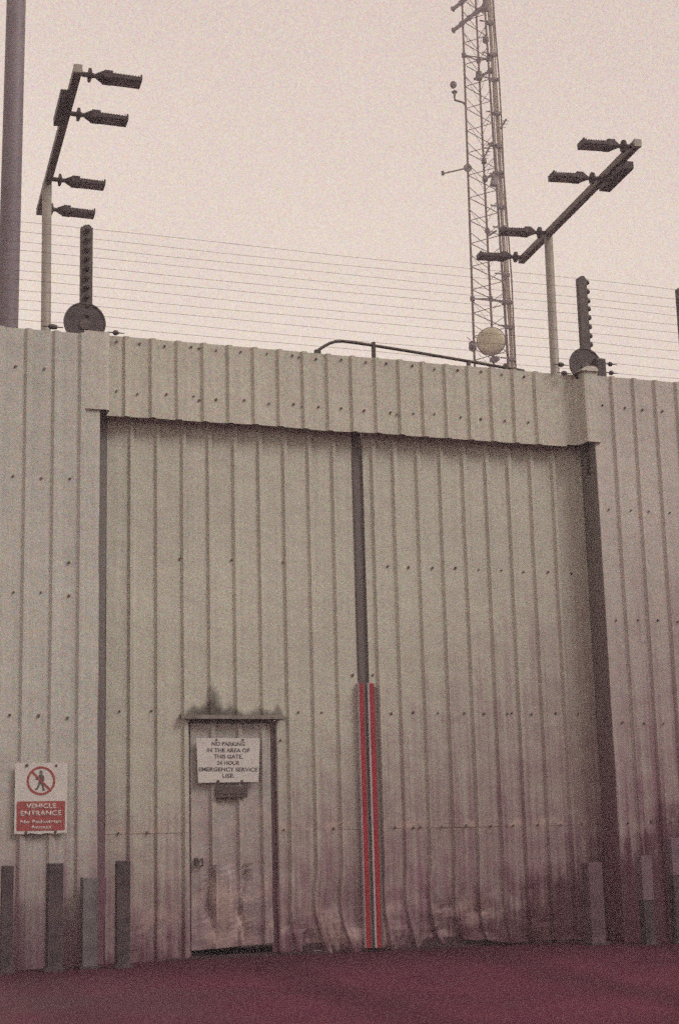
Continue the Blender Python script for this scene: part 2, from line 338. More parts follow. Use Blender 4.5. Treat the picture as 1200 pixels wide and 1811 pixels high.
def screw_mesh():
    bm = bmesh.new(); disc_y(bm, 0, 0, -.002, 0, .0115, 12); disc_y(bm, 0, 0, -.010, -.002, .008, 6); me = bpy.data.meshes.new('screw'); bm.normal_update(); bm.to_mesh(me); bm.free()
    me.materials.append(M['screw']); return me
SCREW = screw_mesh()
def screws(parent, pts, y):
    for x, z in pts:
        o = bpy.data.objects.new('screw', SCREW); scene.collection.objects.link(o)
        o.location = (x, y-.003, z); o.parent = parent; o.rotation_euler = (0, random.random(), 0)
        s = random.uniform(.85, 1.25); o.scale = (s, 1, s)
def jit(a=.012): return random.uniform(-a, a)

# ------------------------------------------------------------------ fences either side
t = thing('corrugated_fence', 'tall grey corrugated steel fence left of the gate, carrying the no pedestrian sign', 'fence', (0, -.3, 0))
F1 = t
ribsL = [.55-.25*k for k in range(18)] + [.80, 1.05, 1.29]
sheet('cladding', -3.9, 1.455, -.03, 5.60, 0, ribsL, M['fence'], t, seed=1)
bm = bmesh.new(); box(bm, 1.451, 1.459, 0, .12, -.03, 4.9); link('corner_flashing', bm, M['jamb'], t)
bm = bmesh.new(); box(bm, 1.40, 1.60, .305, .335, -.03, 5.2); link('shadow_gap_strip', bm, M['jamb'], t)  # dark strip drawn in for the shadow gap beside the leaf
pl = []
for z, sh in ((5.242, 0), (4.22, 0), (3.177, 0), (2.105, 0)):
    pl += [(x+jit(), z+jit(.008)) for x in (.692, .942, .44, .19)] + ([(1.187, z+jit(.02))] if z != 5.242 else [])
pl += [(1.185, 3.46), (1.30, 4.28)]
screws(t, pl, -.004)
bm = bmesh.new()
for z in (1.0, 2.4, 3.9, 5.2): box(bm, -3.9, 1.44, .02, .08, z-.05, z+.05)
for x in (-3, -1, 1.2): box(bm, x-.06, x+.06, .08, .22, -.03, 5.3)
link('back_frame', bm, M['post'], t)

t = thing('corrugated_fence', 'tall grey corrugated steel fence right of the gate, coloured darker near the ground', 'fence', (0, -.3, 0))
F2 = t
ribsR = [6.78+.2554*k for k in range(22)]
sheet('cladding', 6.545, 12.2, -.03, 5.62, 0, ribsR, M['fence_r'], t, seed=2)
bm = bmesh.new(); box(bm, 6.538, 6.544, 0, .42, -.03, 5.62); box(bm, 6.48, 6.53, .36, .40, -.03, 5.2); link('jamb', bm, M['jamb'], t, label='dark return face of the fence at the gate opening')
screws(t, [(x+jit(), z+jit(.008)) for z in (4.22, 3.088, 2.062, 1.10, 5.30) for x in (6.645, 6.905, 7.12, 7.35, 7.62)], -.004)
bm = bmesh.new()
for z in (1.0, 2.4, 3.9, 5.2): box(bm, 6.56, 12.2, .02, .08, z-.05, z+.05)
for x in (6.75, 9, 11): box(bm, x-.06, x+.06, .08, .22, -.03, 5.3)
link('back_frame', bm, M['post'], t)

# ------------------------------------------------------------------ gate header
t = thing('gate_header', 'ribbed grey steel header panel spanning above the two gate leaves', 'header panel', (0, 0, 0))
ribsH = [1.781+.25*k for k in range(18)]
ribsH = [6.921*.25 + .25*k for k in range(18)]
def hw(x, z): return (0, 0, .012*noise.noise(Vector((x*1.5, 0, 5))) if z < 4.95 else .01*noise.noise(Vector((x*1.7, 0, 8))))
sheet('cladding', 1.548, 6.30, 4.884, 5.655, -.15, ribsH, M['header'], t, warp=hw, seed=3, dz=.2)
# left flashing wraps over the fence; right side curves out to the fence face
bm = bmesh.new()
def strip(bm, prof, z0, z1):
    V = [[bm.verts.new((x, y, z)) for x, y in prof] for z in (z0, z1)]
    for i in range(len(prof)-1): bm.faces.new((V[0][i], V[0][i+1], V[1][i+1], V[1][i]))
strip(bm, [(1.302, -.304), (1.302, -.322), (1.50, -.324), (1.535, -.315), (1.547, -.28), (1.549, -.154)], 4.885, 5.628)
o = link('left_flashing', bm, M['flash'], t); md = o.modifiers.new('thick', 'SOLIDIFY'); md.thickness = .003
bm = bmesh.new()
strip(bm, [(6.298, -.152), (6.36, -.154), (6.41, -.165), (6.435, -.20), (6.442, -.27), (6.446, -.322), (6.475, -.330), (6.60, -.328), (6.605, -.305)], 4.905, 5.655)
o = link('right_flashing', bm, M['flash'], t); md = o.modifiers.new('thick', 'SOLIDIFY'); md.thickness = .003
bm = bmesh.new(); extrude_poly(bm, [(6.40, 5.65), (6.43, 5.675), (6.48, 5.70), (6.56, 5.705), (6.60, 5.68), (6.60, 5.65)], -.35, -.19)
link('cap', bm, M['flash'], t)
bm = bmesh.new(); box(bm, 1.46, 6.53, -.13, -.02, 4.92, 5.05); box(bm, 1.46, 6.53, -.13, -.02, 5.45, 5.58)
for x in (1.5, 2.75, 4.0, 5.25, 6.45): box(bm, x-.03, x+.03, -.13, -.02, 5.05, 5.45)
link('back_frame', bm, M['edge'], t)
pl = [(x+.125+jit(.02), z+jit(.01)) for x in ribsH[:-1] for z in (5.60, 5.115)] + [(1.64, 5.60), (1.64, 5.12), (ribsH[3]-.05, 5.09), (ribsH[7]-.03, 5.10), (ribsH[11]-.05, 5.09), (ribsH[3]-.05, 5.60), (ribsH[7]-.05, 5.60)]
screws(t, pl, -.154)

# ------------------------------------------------------------------ gate leaves
def crumple(x, z):
    dx = dy = dz_ = 0
    if z < .75:
        k = (.75-z)/.75
        # ribs pushed over and buckled by vehicles on either side of the middle
        w = math.exp(-((x-3.58)/.34)**2) + math.exp(-((x-4.60)/.40)**2) + .25*math.exp(-((x-5.4)/.5)**2)
        dx = (.105*k**2.2 - .042*math.sin(math.pi*k))*w
        cr = 1-abs(noise.noise(Vector((x*3.0, z*4.2, 12))))*3; dy = (.040*math.sin(k*3.6 + x*5)*k + .045*noise.noise(Vector((x*3.2, z*3.4, 2)))*k + .030*max(0, cr)*k)*min(1, w+.35)
    if z < .3:
        k = (.3-z)/.3
        dz_ = k*(.065*math.exp(-((x-4.95)/.30)**2) + .022*noise.noise(Vector((x*2.3, 0, 11))) + (.02 if x > 5.1 else 0))
    if z < 1.092: dy += .007*min(1, max(0, noise.noise(Vector((x*1.3, 0, 21)))*2+.5))
    return dx, dy, dz_
t = thing('gate_leaf', 'left grey corrugated gate leaf with the small door and canopy strip in it', 'gate', (0, 0, 0), group='steel gate leaves')
GL = t
rl = [7.2549*.25 + .25*k for k in range(9)]
sheet('cladding', 1.585, 4.005, -.012, 4.98, 0, rl, M['gate'], t, warp=crumple, seed=4, dz=.045, extra_z=(1.090, 1.094, 2.100), cut=(2.345, 3.175, 2.100))
bm = bmesh.new()
box(bm, 1.606, 1.66, .05, .09, .02, 4.96); box(bm, 3.92, 3.98, .05, .10, .08, 4.96)
for z in (.16, 1.15, 2.20, 3.60, 4.88): 
    if z in (.16, 1.15): box(bm, 1.645, 2.30, .08, .13, z-.04, z+.04); box(bm, 3.22, 3.915, .08, .13, z-.04, z+.04)
    else: box(bm, 1.645, 3.915, .02, .08, z-.04, z+.04)
link('back_frame', bm, M['edge'], t)
bm = bmesh.new(); box(bm, 1.46, 6.53, .045, .25, -.06, .085); box(bm, 1.46, 6.53, .02, .045, -.06, .012); link('under_gate_shade', bm, mat('under_gate_dark', (.045, .016, .022), .8, speck=.5), t)  # dark sill added to stand for the shade under the leaves
bm = bmesh.new(); box(bm, 4.006, 4.020, -.012, .07, 2.49, 4.95); link('edge_angle', bm, M['edge'], t)
pl = [(2.16+.25*k-.375+jit(.02), 3.60+jit(.008)) for k in range(10)] + [(1.71+jit(), 2.176), (2.0, 2.18), (3.40, 2.176), (3.63, 2.176), (3.22, 1.915), (2.32, 1.86), (2.30, 1.095), (3.235, 1.10), (1.70, 1.10), (1.96, 1.10), (3.72, 1.105), (3.95, 2.53), (3.30, .55), (2.31, .3)]
screws(t, pl, -.004)
# wicket door
bm = bmesh.new(); P0 = None
wd = bpy.data.objects.new('tmp', None)
def dwarp(x, z):
    k = max(0, (.95-z)/.95)
    dy = .020*noise.noise(Vector((x*7, z*3.2, 6)))*(.5+k) + .018*noise.noise(Vector((x*16, z*7, 2)))*k
    j_ = min(1, max(0, (.80-z)/.12)); dy += .060*j_*math.exp(-((x-2.56-.02*math.sin(z*9))/.024)**2) + .075*j_*math.exp(-((x-2.84-.02*math.sin(z*11))/.028)**2) - .035*j_*math.exp(-((x-2.70)/.05)**2)
    dz_ = max(0, (.25-z)/.25)*(.02 + .045*max(0, (x-2.45)/.6))
    return (.015*k*noise.noise(Vector((x*4, z*4, 1))), dy, dz_)
door = sheet('door', 2.370, 3.128, .050, 2.070, .022, [2.575, 2.83, 3.055], M['door'], t, warp=dwarp, seed=6, dz=.05, amp=.005)
bm = bmesh.new(); box(bm, 2.325, 2.347, -.006, .06, .02, 2.10); box(bm, 2.347, 3.18, .045, .06, .02, .07)
link('door_frame', bm, M['door'], t)
bm = bmesh.new(); box(bm, 3.122, 3.174, .040, .07, .02, 2.10); box(bm, 2.348, 2.372, .034, .044, .02, 2.10); box(bm, 2.34, 3.18, .062, .09, 2.02, 2.14); box(bm, 3.176, 3.186, -.008, .07, .03, 2.10); link('door_gap_strip', bm, M['jamb'], t)
bm = bmesh.new(); box(bm, 2.59, 2.89, -.028, -.006, 1.395, 1.50, .004); box(bm, 2.61, 2.87, -.033, -.028, 1.432, 1.462)
link('letter_plate', bm, M['edge'], door)
bm = bmesh.new(); box(bm, 2.395, 2.425, -.03, .012, .80, .87, .004); tube(bm, [(2.46, .01, .86), (2.46, -.035, .86), (2.46, -.035, .80), (2.46, .01, .80)], .008)
link('handle', bm, M['edge'], door)
bm = bmesh.new()
V = [[bm.verts.new((x, y, z)) for y, z in ((-.002, 2.155), (-.075, 2.128), (-.080, 2.105), (-.074, 2.105), (-.068, 2.122), (-.002, 2.147))] for x in (2.262, 2.75, 3.238)]
V[1][0].co.z -= .006
for A, B in zip(V, V[1:]):
    for k in range(6): bm.faces.new((A[k], B[k], B[(k+1) % 6], A[(k+1) % 6]))
bm.faces.new(V[0]); bm.faces.new(list(reversed(V[-1])))
link('drip_strip', bm, mat('stained_steel', (.15, .125, .11), .7, speck=.5, var=.35, var_scale=12), t, label='dark stained strip canopy over the small door')
def guard(x0, xr0, xr1, x1, parent, nm='edge_guard'):
    bm = bmesh.new(); box(bm, x0, xr0, -.060, -.004, .02, 2.452, .003, 0); link('white_stripe', bm, M['white'], parent)
    bm = bmesh.new(); box(bm, xr0+.001, xr1, -.056, -.004, .02, 2.449, .003); link('red_stripe', bm, M['red'], parent)
guard(3.982, 3.990, 4.040, 4.05, t)
bm = bmesh.new(); box(bm, 4.042, 4.053, -.045, .03, .02, 2.44); link('rubber_lip', bm, M['seal'], t)

t = thing('gate_leaf', 'right grey corrugated gate leaf, buckled and scuffed along its foot, without a door', 'gate', (0, 0, 0), group='steel gate leaves')
GR = t
rr_ = [16.7955*.25 + .25*k for k in range(9)]
rr_[0] = 4.225
sheet('cladding', 4.118, 6.534, -.012, 4.98, 0, rr_, M['gate'], t, warp=crumple, seed=5, dz=.045, extra_z=(1.090, 1.094))
bm = bmesh.new()
for x in (4.17, 6.46): box(bm, x-.03, x+.03, .05, .10, .08, 4.96)
for z in (.16, 1.15, 2.20, 3.60, 4.88): box(bm, 4.205, 6.425, .08, .13, z-.04, z+.04)
link('back_frame', bm, M['edge'], t)
bm = bmesh.new(); box(bm, 4.022, 4.117, .030, .050, 2.40, 4.97); link('meeting_strip', bm, M['seal'], t)
bm = bmesh.new(); box(bm, 4.056, 4.076, -.03, .03, .02, 2.44); link('rubber_lip', bm, M['seal'], t)
guard(4.078, 4.095, 4.146, 4.19, t)
bm = bmesh.new(); box(bm, 4.148, 4.178, -.030, -.003, .02, 2.42); link('guard_angle', bm, M['seal'], t)
pl = [(x+.125+jit(.02), z+jit(.008)) for x in rr_ for z in (3.60, 2.176, 1.10) if x+.125 < 6.5] + [(4.155, 2.535), (4.52, 1.10), (5.49, 1.10), (5.60, 2.18)]
screws(t, pl, -.004)

# ------------------------------------------------------------------ signs
def text(name, body, x, z, y, h, width, material, parent, bold=.0, align='CENTER'):
    c = bpy.data.curves.new('lettering', 'FONT'); c.body = body; c.align_x = align; c.align_y = 'CENTER'; c.size = 1; c.extrude = .0; c.offset = bold; c.resolution_u = 3
    o = bpy.data.objects.new('tmp', c); scene.collection.objects.link(o); bpy.context.view_layer.update()
    me = bpy.data.meshes.new_from_object(o.evaluated_get(bpy.context.evaluated_depsgraph_get()))
    bpy.data.objects.remove(o)
    xs_ = [v.co.x for v in me.vertices]; ys_ = [v.co.y for v in me.vertices]; w0 = max(xs_)-min(xs_); mxx = (max(xs_)+min(xs_))/2
    cap = .70
    for v in me.vertices: v.co = Vector(((v.co.x-mxx)*width/w0, 0, (v.co.y)*h/cap))
    bm = bmesh.new(); bm.from_mesh(me); r = bmesh.ops.extrude_face_region(bm, geom=bm.faces[:])
    for e in r['geom']:
        if isinstance(e, bmesh.types.BMVert): e.co.y -= .0012
    bmesh.ops.recalc_face_normals(bm, faces=bm.faces[:])
    bpy.data.meshes.remove(me)
    q = link(name, bm, material, parent); q.location = (x, y, z); return q
t = thing('no_parking_sign', 'white sign with black capitals about parking, fixed to the small door', 'sign', (2.712, -.030, 1.735), 0)
t.rotation_euler = (0, R(.6), 0)
bm = bmesh.new(); extrude_poly(bm, [(-.304, .196), (.300, .200), (.282, -.196), (-.286, -.206)], -.004, 0); link('board', bm, M['sign'], t)
for s, z, w in (("NO PARKING", .147, .315), ("IN THE AREA OF", .089, .405), ("THIS GATE.", .032, .275), ("24 HOUR", -.025, .215), ("EMERGENCY SERVICE", -.084, .555), ("USE.", -.141, .115)):
    text('lettering', s, -.003, z-.002, -.0045, .035, w, M['ink'], t, bold=.022)
screws(t, [(-.115, .182), (.135, .184), (-.10, -.192), (.125, -.188)], -.003)
t = thing('no_pedestrian_sign', 'white and red vehicle entrance sign with crossed-out walking figure', 'sign', (.959, -.345, 1.40))
bm = bmesh.new()
top = [(-.223+.446*k/14, .297 + (.006 if k % 2 else -.004)) for k in range(15)]
bot = [(.223-.446*k/10, -.297 + .006*math.sin(k*2.1)) for k in range(11)]
extrude_poly(bm, top+bot, -.004, 0); link('board', bm, M['sign'], t)
bm = bmesh.new(); box(bm, -.222, .222, 0, .016, .1, .14); box(bm, -.222, .222, 0, .016, -.2, -.16); link('fixing_rail', bm, M['edge'], t)
bm = bmesh.new(); extrude_poly(bm, [(-.205, -.032), (-.198, -.025), (.198, -.025), (.205, -.032), (.205, -.265), (.198, -.272), (-.198, -.272), (-.205, -.265)], -.0065, -.0045); link('red_panel', bm, M['signred'], t)
for s, z, w, h in (("VEHICLE", -.068, .255, .040), ("ENTRANCE", -.128, .345, .040), ("No Pedestrian", -.198, .345, .028), ("Access", -.243, .175, .028)):
    text('lettering', s, 0, z, -.0068, h, w, M['sign'], t, bold=.02)
bm = bmesh.new(); disc_y(bm, -.003, .147, -.0065, -.0045, .122, 48, .103)
c45 = math.cos(R(45)); a = .106; w = .009
extrude_poly(bm, [(-.003-a*c45-w*c45, .147+a*c45-w*c45), (-.003-a*c45+w*c45, .147+a*c45+w*c45), (-.003+a*c45+w*c45, .147-a*c45+w*c45), (-.003+a*c45-w*c45, .147-a*c45-w*c45)], -.0083, -.0067)
link('prohibition_ring', bm, M['signred'], t)
bm = bmesh.new()
px, pz = -.008, .147
disc_y(bm, px+.004, pz+.073, -.0063, -.0047, .015, 20)
extrude_poly(bm, [(px-.008, pz+.055), (px+.016, pz+.055), (px+.030, pz+.040), (px+.034, pz+.002), (px+.026, pz-.002), (px+.022, pz-.022), (px+.028, pz-.045), (px+.034, pz-.072), (px+.044, pz-.074), (px+.042, pz-.083), (px+.018, pz-.083), (px+.014, pz-.048), (px+.002, pz-.026), (px-.012, pz-.052), (px-.022, pz-.072), (px-.030, pz-.080), (px-.046, pz-.072), (px-.040, pz-.064), (px-.030, pz-.060), (px-.020, pz-.030), (px-.014, pz+.000), (px-.014, pz+.018), (px-.030, pz+.006), (px-.044, pz+.012), (px-.040, pz+.022), (px-.028, pz+.024)], -.0063, -.0047)
link('walking_figure', bm, M['ink'], t)
screws(t, [(-.125, .278), (.125, .276), (-.125, -.286), (.125, -.286)], -.004)

# ------------------------------------------------------------------ bollards
def bollard(x, y, w, d, h, material, label, pale=None, round_=False):
    t = thing('bollard', label, 'bollard', (x, y, gz(x, y)-.01), jit(.06), group='steel bollards standing in front of the fence')
    bm = bmesh.new()
    if round_:
        tube(bm, [(0, 0, -.02), (0, 0, h-.03), (0, 0, h)], [w/2, w/2, w/2-.015], 24); sm = False
    else: box(bm, -w/2, w/2, -d/2, d/2, -.02, h, .008)
    link('post', bm, material, t)
    bm = bmesh.new(); box(bm, -w/2-.02, w/2+.02, -d/2-.02, d/2+.02, -.01, .02, .004); link('foot', bm, M['bollard'], t)
    if pale:
        bm = bmesh.new(); box(bm, -w/2-.006, w/2+.006, -d/2-.006, d/2+.006, h-pale, h+.004, .006); link('pale_sleeve', bm, M['bollardp'], t)
    return t
bollard(.64, -.65, .095, .09, .85, M['bollard'], 'thin dark square bollard at the far left in front of the fence')
bollard(1.03, -.65, .125, .11, .86, M['bollard'], 'wide dark square bollard standing below the vehicle entrance sign')
bollard(1.345, -.5, .13, .11, .74, mat('bollard_worn', (.14, .12, .125), .7, speck=.5, var=.3, var_scale=8), 'shorter worn grey bollard beside the left gate jamb')
bollard(1.60, -.65, .115, .11, .87, M['bollard'], 'dark square bollard in front of the left edge of the gate')
bollard(6.05, -.62, .15, .13, .74, mat('bollard_dusty', (.12, .065, .085), .75, speck=.5, var=.35, var_scale=7), 'dusty pale bollard in front of the right end of the gate')
bollard(6.47, -.85, .10, .10, .79, M['bollard'], 'dark bollard with a pale sleeve, before the ribs right of the gate', pale=.40)
bollard(6.80, -.85, .11, .10, .95, M['bollard'], 'dark bollard with a pale sleeve at the right edge of the photo', pale=.34)

# ------------------------------------------------------------------ electric fence
t = thing('electric_fence', 'electric fence of many thin wires on dark posts above the gate and walls', 'fence', (0, 0, 0))
zL = [at(153, y, -.15).z for y in (410, 427, 443.5, 460, 477, 494, 511, 528, 545.5, 562, 579)]
zR = [at(1027, y, -.15).z for y in (498.5, 514.5, 531, 545, 560.5, 576.5, 592.5, 608, 625, 642, 658)]
PX = (-2.6, 1.348, 6.575, 9.9)
def zz(i, x): return zL[i] + (zR[i]-zL[i])*(x-PX[1])/(PX[2]-PX[1]) if PX[1] <= x <= PX[2] else (zL[i] if x < PX[1] else zR[i])
for k, x in enumerate((PX[1], PX[2], 7.775)):
    zt = zL[0]+.035 if k == 0 else zR[0]+.03
    bm = bmesh.new(); w = .056 if k == 0 else .05
    box(bm, x-w, x+w, -.185, -.125, 4.6, zt, .004)
    extrude_poly(bm, [(x-w*.8, zt), (x-w*.35, zt+.022), (x+w*.35, zt+.03), (x+w*.8, zt+.008)], -.18, -.13)
    po = link('post', bm, M['fpost'], t)
    for i in range(11):
        z = zz(i, x)
        if k and z < 5.95: continue
        bm = bmesh.new()
        if k: tube(bm, [(x+.045, -.15, z), (x+.062, -.15, z), (x+.075, -.15, z-.004), (x+.092, -.15, z-.008)], [.014, .026, .030, .014], 10)
        else: tube(bm, [(x, -.186, z), (x, -.20, z), (x, -.215, z), (x, -.228, z)], [.016, .027, .027, .012], 10)
        link('insulator', bm, M['disc'], po)
for i in range(11):
    bm = bmesh.new()
    pts = []
    for a_, b_ in zip(PX, PX[1:]):
        n = 8
        for k in range(n):
            x = a_+(b_-a_)*k/n; s = -.012*math.sin(math.pi*k/n)
            pts.append((x, -.232 if a_ < 6 else -.232, zz(i, x)+s+(.006*math.sin(i*2.3+k) if 0 < k < n else 0)))
    pts.append((PX[-1], -.232, zR[i]))
    tube(bm, pts, .0017, 4); link('wire', bm, M['wire'], t)
def coupling(x, z, L_=.12):
    bm = bmesh.new(); tube(bm, [(x-L_/2-.05, -.232, z), (x-L_/2, -.232, z), (x-L_/2+.012, -.232, z), (x, -.232, z), (x+L_/2-.012, -.232, z), (x+L_/2, -.232, z), (x+L_/2+.05, -.232, z)], [.005, .006, .022, .026, .020, .006, .004], 10)
    link('wire_strainer', bm, M['disc'], t)
a_ = at(94, 578, -.232); coupling(a_.x, a_.z, .09); a_ = at(205, 588.5, -.232); coupling(a_.x, a_.z, .06)
for px_, py_, l_ in ((991, 645, .07), (997, 660, .07), (1078, 644, .055), (1080, 659.5, .055)):
    a_ = at(px_, py_, -.232); coupling(a_.x, a_.z, l_)
for i, (px_, py_, r_) in enumerate(((150, 571, .196), (1034, 646, .185))):
    c_ = at(px_, py_, -.21)
    g_ = thing('corner_shield', ('dark round shield plate at the foot of the left fence post' if i == 0 else 'dark round shield plate at the foot of the right fence post'), 'shield plate', (c_.x, -.21, c_.z), group='round shield plates on the fence top')
    bm = bmesh.new(); disc_y(bm, 0, 0, -.006, .006, r_, 48); link('plate', bm, M['disc'], g_)
    bm = bmesh.new(); disc_y(bm, 0, 0, -.014, -.006, r_, 48, r_-.012); disc_y(bm, 0, -.02, -.022, -.006, .05, 20)
    link('rim', bm, M['fpost'], g_)
    bm = bmesh.new(); box(bm, -.03, .03, .008, .03, -.5, .1); link('bracket', bm, M['fpost'], g_)
bx = at(1060, 648, -.25)
t = thing('junction_box', 'dark upright box on the fence top beside the right shield plate', 'box', (bx.x, -.25, bx.z-.12))
bm = bmesh.new(); box(bm, -.055, .055, -.03, .03, -.02, .20, .006); link('case', bm, M['fpost'], t)
bm = bmesh.new(); box(bm, -.045, .045, -.036, -.0305, .0, .18, .002); link('lid', bm, M['disc'], t)

# ------------------------------------------------------------------ conduit over the gate
t = thing('conduit_pipe', 'dark bent conduit pipe rising from the header and running along its top', 'pipe', (0, 0, 0))
pp = [(557, 625), (563, 619), (572, 613), (583, 607), (593, 604), (606, 603.5), (630, 606.5), (660, 611), (700, 617.5), (740, 624), (790, 632.5), (840, 641), (880, 648), (910, 653), (925, 655.5)]
bm = bmesh.new(); P3 = [at(x, y, -.06) for x, y in pp]; P3 = [P3[0]+Vector((-.01, 0, -.15))] + P3 + [P3[-1]+Vector((.04, 0, -.10))]
tube(bm, P3, .0155, 10); link('pipe', bm, M['pipe'], t, smooth=True)
for x, y, dz_ in ((660, 607, .16), (828, 640, .10), (893, 645, .05)):
    a_ = at(x, y, -.06); bm = bmesh.new(); box(bm, a_.x-.014, a_.x+.014, -.08, -.03, a_.z-.22-dz_, a_.z+.01, .003); link('bracket', bm, M['pipe'], t)
a_ = at(561, 621, -.06); bm = bmesh.new(); box(bm, a_.x-.03, a_.x+.03, -.085, -.035, a_.z-.12, a_.z+.01, .004); link('elbow_box', bm, M['pipe'], t)

# ------------------------------------------------------------------ tall column far left
t = thing('tall_column', 'tall purple-grey steel column rising out of frame behind the left fence', 'column', (0, 4, 0))
A = at(15.5, 500, 4); B = at(27, 80, 4); d_ = (B-A)/(B.z-A.z)
bm = bmesh.new(); f_ = lambda z: A + d_*(z-A.z) - Vector((0, 4, 0))
tube(bm, [f_(-.1), f_(4), f_(9), f_(15)], [.142, .135, .122, .110], 24); link('shaft', bm, M['column'], t, smooth=True)
bm = bmesh.new(); c0 = f_(0); box(bm, c0.x-.22, c0.x+.22, -.22, .22, 0, .03); link('base_plate', bm, M['column'], t)
bm = bmesh.new(); c0 = f_(15); tube(bm, [c0, c0+Vector((0, 0, .05)), c0+Vector((0, 0, .12))], [.108, .12, .05], 20); link('cap', bm, M['column'], t)

# ------------------------------------------------------------------ floodlight posts
def make_head(i, parent):
    """floodlight head along local +x"""
    h = bpy.data.objects.new('lamp_head', None)
def lamp_head(parent, loc, rot, s=1.0):
    bm = bmesh.new()
    # driver case with a chamfered neck
    prof = [(-.16, -.030, .030), (-.10, -.030, .030)]
    tube(bm, [(.04, 0, 0), (.12, 0, 0)], .032, 12)                               # spigot
    tube(bm, [(.115, 0, 0), (.125, 0, 0), (.155, 0, 0), (.168, 0, 0)], [.045, .090, .090, .05], 18)  # flange knuckle
    tube(bm, [(.158, 0, 0), (.20, 0, 0), (.24, 0, 0)], [.040, .028, .036], 12)
    def wedge(x0, x1, w0, w1, t0, t1, zc0=0, zc1=0):
        A_ = [bm.verts.new((x0, sy*w0/2, zc0+sz*t0/2)) for sy, sz in ((-1, -1), (1, -1), (1, 1), (-1, 1))]
        B_ = [bm.verts.new((x1, sy*w1/2, zc1+sz*t1/2)) for sy, sz in ((-1, -1), (1, -1), (1, 1), (-1, 1))]
        for k in range(4): bm.faces.new((A_[k], A_[(k+1) % 4], B_[(k+1) % 4], B_[k]))
        bm.faces.new(list(reversed(A_))); bm.faces.new(B_)
    wedge(.225, .31, .07, .20, .05, .085)
    wedge(.31, .42, .22, .22, .098, .098)
    wedge(.422, .78, .235, .235, .055, .050, -.012, -.012)
    for k in range(9): box(bm, .44+k*.037, .449+k*.037, -.112, .112, .0, .027+.010*(k == 8))     # cooling fins
    box(bm, .765, .785, -.118, .118, -.038, .046)
    o = link('floodlight_head', bm, M['lamp'], parent); o.location = loc; o.rotation_euler = rot; o.scale = (s, s, s)
    bm = bmesh.new(); box(bm, .44, .76, -.10, .10, -.044, -.0385, .002); g_ = link('lens', bm, M['glass'], o)
    return o
def flood(base, x0, y0, x1, y1, z, side, label, pole_top):
    """beam from near end (x0,y0) to far end (x1,y1) at height z; side +1 heads point to +x"""
    t = thing('floodlight_post', label, 'floodlight', (base[0], base[1], 0), group='floodlight posts behind the gate')
    O = Vector((base[0], base[1], 0)); n0 = Vector((x0, y0, z))-O; n1 = Vector((x1, y1, z))-O; d = (n1-n0).normalized(); perp = Vector((d.y, -d.x, 0))
    if perp.x*side < 0: perp = -perp
    bm = bmesh.new(); bar(bm, n0, n1, .10, .10); link('beam', bm, M['beam'], t)
    bm = bmesh.new(); bar(bm, n0-d*.004-Vector((0,0,0)), n0+d*.05, .108, .108); link('end_cap', bm, M['post'], t)
    pt = Vector(pole_top)-O
    bm = bmesh.new(); tube(bm, [(0, 0, -.05), (pt.x*.5, pt.y*.5, z*.5), (pt.x, pt.y, z-.05)], [.085, .075, .068], 16); link('pole', bm, M['post'], t, smooth=True)
    bm = bmesh.new(); box(bm, -.17, .17, -.17, .17, 0, .025); link('base_plate', bm, M['post'], t)
    L_ = (n1-n0).length
    ang = math.atan2(perp.y, perp.x)
    for f in (.03, .27, .73, .965):
        p_ = n0 + d*L_*f + perp*.02
        lamp_head(t, p_, (0, R(DROOP), ang), 1.0)
    # gear box slung against the outer side of the beam
    c = n0 + d*L_*.20 + perp*.01 - Vector((0, 0, .10)); bm = bmesh.new()
    q0 = c - d*.42 - perp*.08; q1 = c + d*.42 - perp*.08
    bar(bm, q0, q1, .17, .11); link('gear_box', bm, M['lamp'], t)
    return t
DROOP = 2
flood((2.30, 7.5), 2.03, 3.98, 2.335, 8.63, 10.5, 1, 'floodlight post at the left with four heads pointing right', (2.245, 7.45, 10.5))
flood((10.18, 7.35), 9.86, 3.85, 10.31, 8.45, 10.5, -1, 'floodlight post at the right with four heads pointing left', (10.20, 7.25, 10.5))

# ------------------------------------------------------------------ lattice mast
Ym = 45
def leg(xa, ya, xb, yb, Y):
    A, B = at(xa, ya, Y), at(xb, yb, Y); d = (B-A)/(B.z-A.z)
    return lambda z: A + d*(z-A.z)
LL = leg(816.5, 5, 838.5, 640, Ym); LR = leg(856, 5, 897.5, 640, Ym); LB = leg(840.5, 5, 870, 600, Ym+1.3)
t = thing('lattice_mast', 'slender rusty lattice radio mast rising out of frame behind the gate', 'mast', (27.4, Ym, 0))
O = Vector((27.4, Ym, 0)); ZT = 41.5
for i, f in enumerate((LL, LR, LB)):
    bm = bmesh.new(); tube(bm, [f(-.1)-O, f(20)-O, f(ZT)-O], [.062, .055, .045], 8); link('leg', bm, M['mast'], t)
bm = bmesh.new(); zb = 0.35; step = 1.05; k = 0
z_ = at(828, 350, Ym).z % step
while z_ + step < ZT:
    a, m_, b2 = z_, z_+step/2, z_+step
    for p_, q_, r_ in ((LL(a), LR(m_), .020), (LR(m_), LL(b2), .020), (LL(m_), LB(m_), .016), (LB(a), LR(a), .014)):
        tube(bm, [p_-O, q_-O], r_, 5, False)
    if k % 2 == 0:
        tube(bm, [LB(a)-O, LL(m_)-O], .009, 4, False); tube(bm, [LB(m_)-O, LR(b2)-O], .009, 4, False)
    z_ += step; k += 1
link('bracing', bm, M['mast'], t)
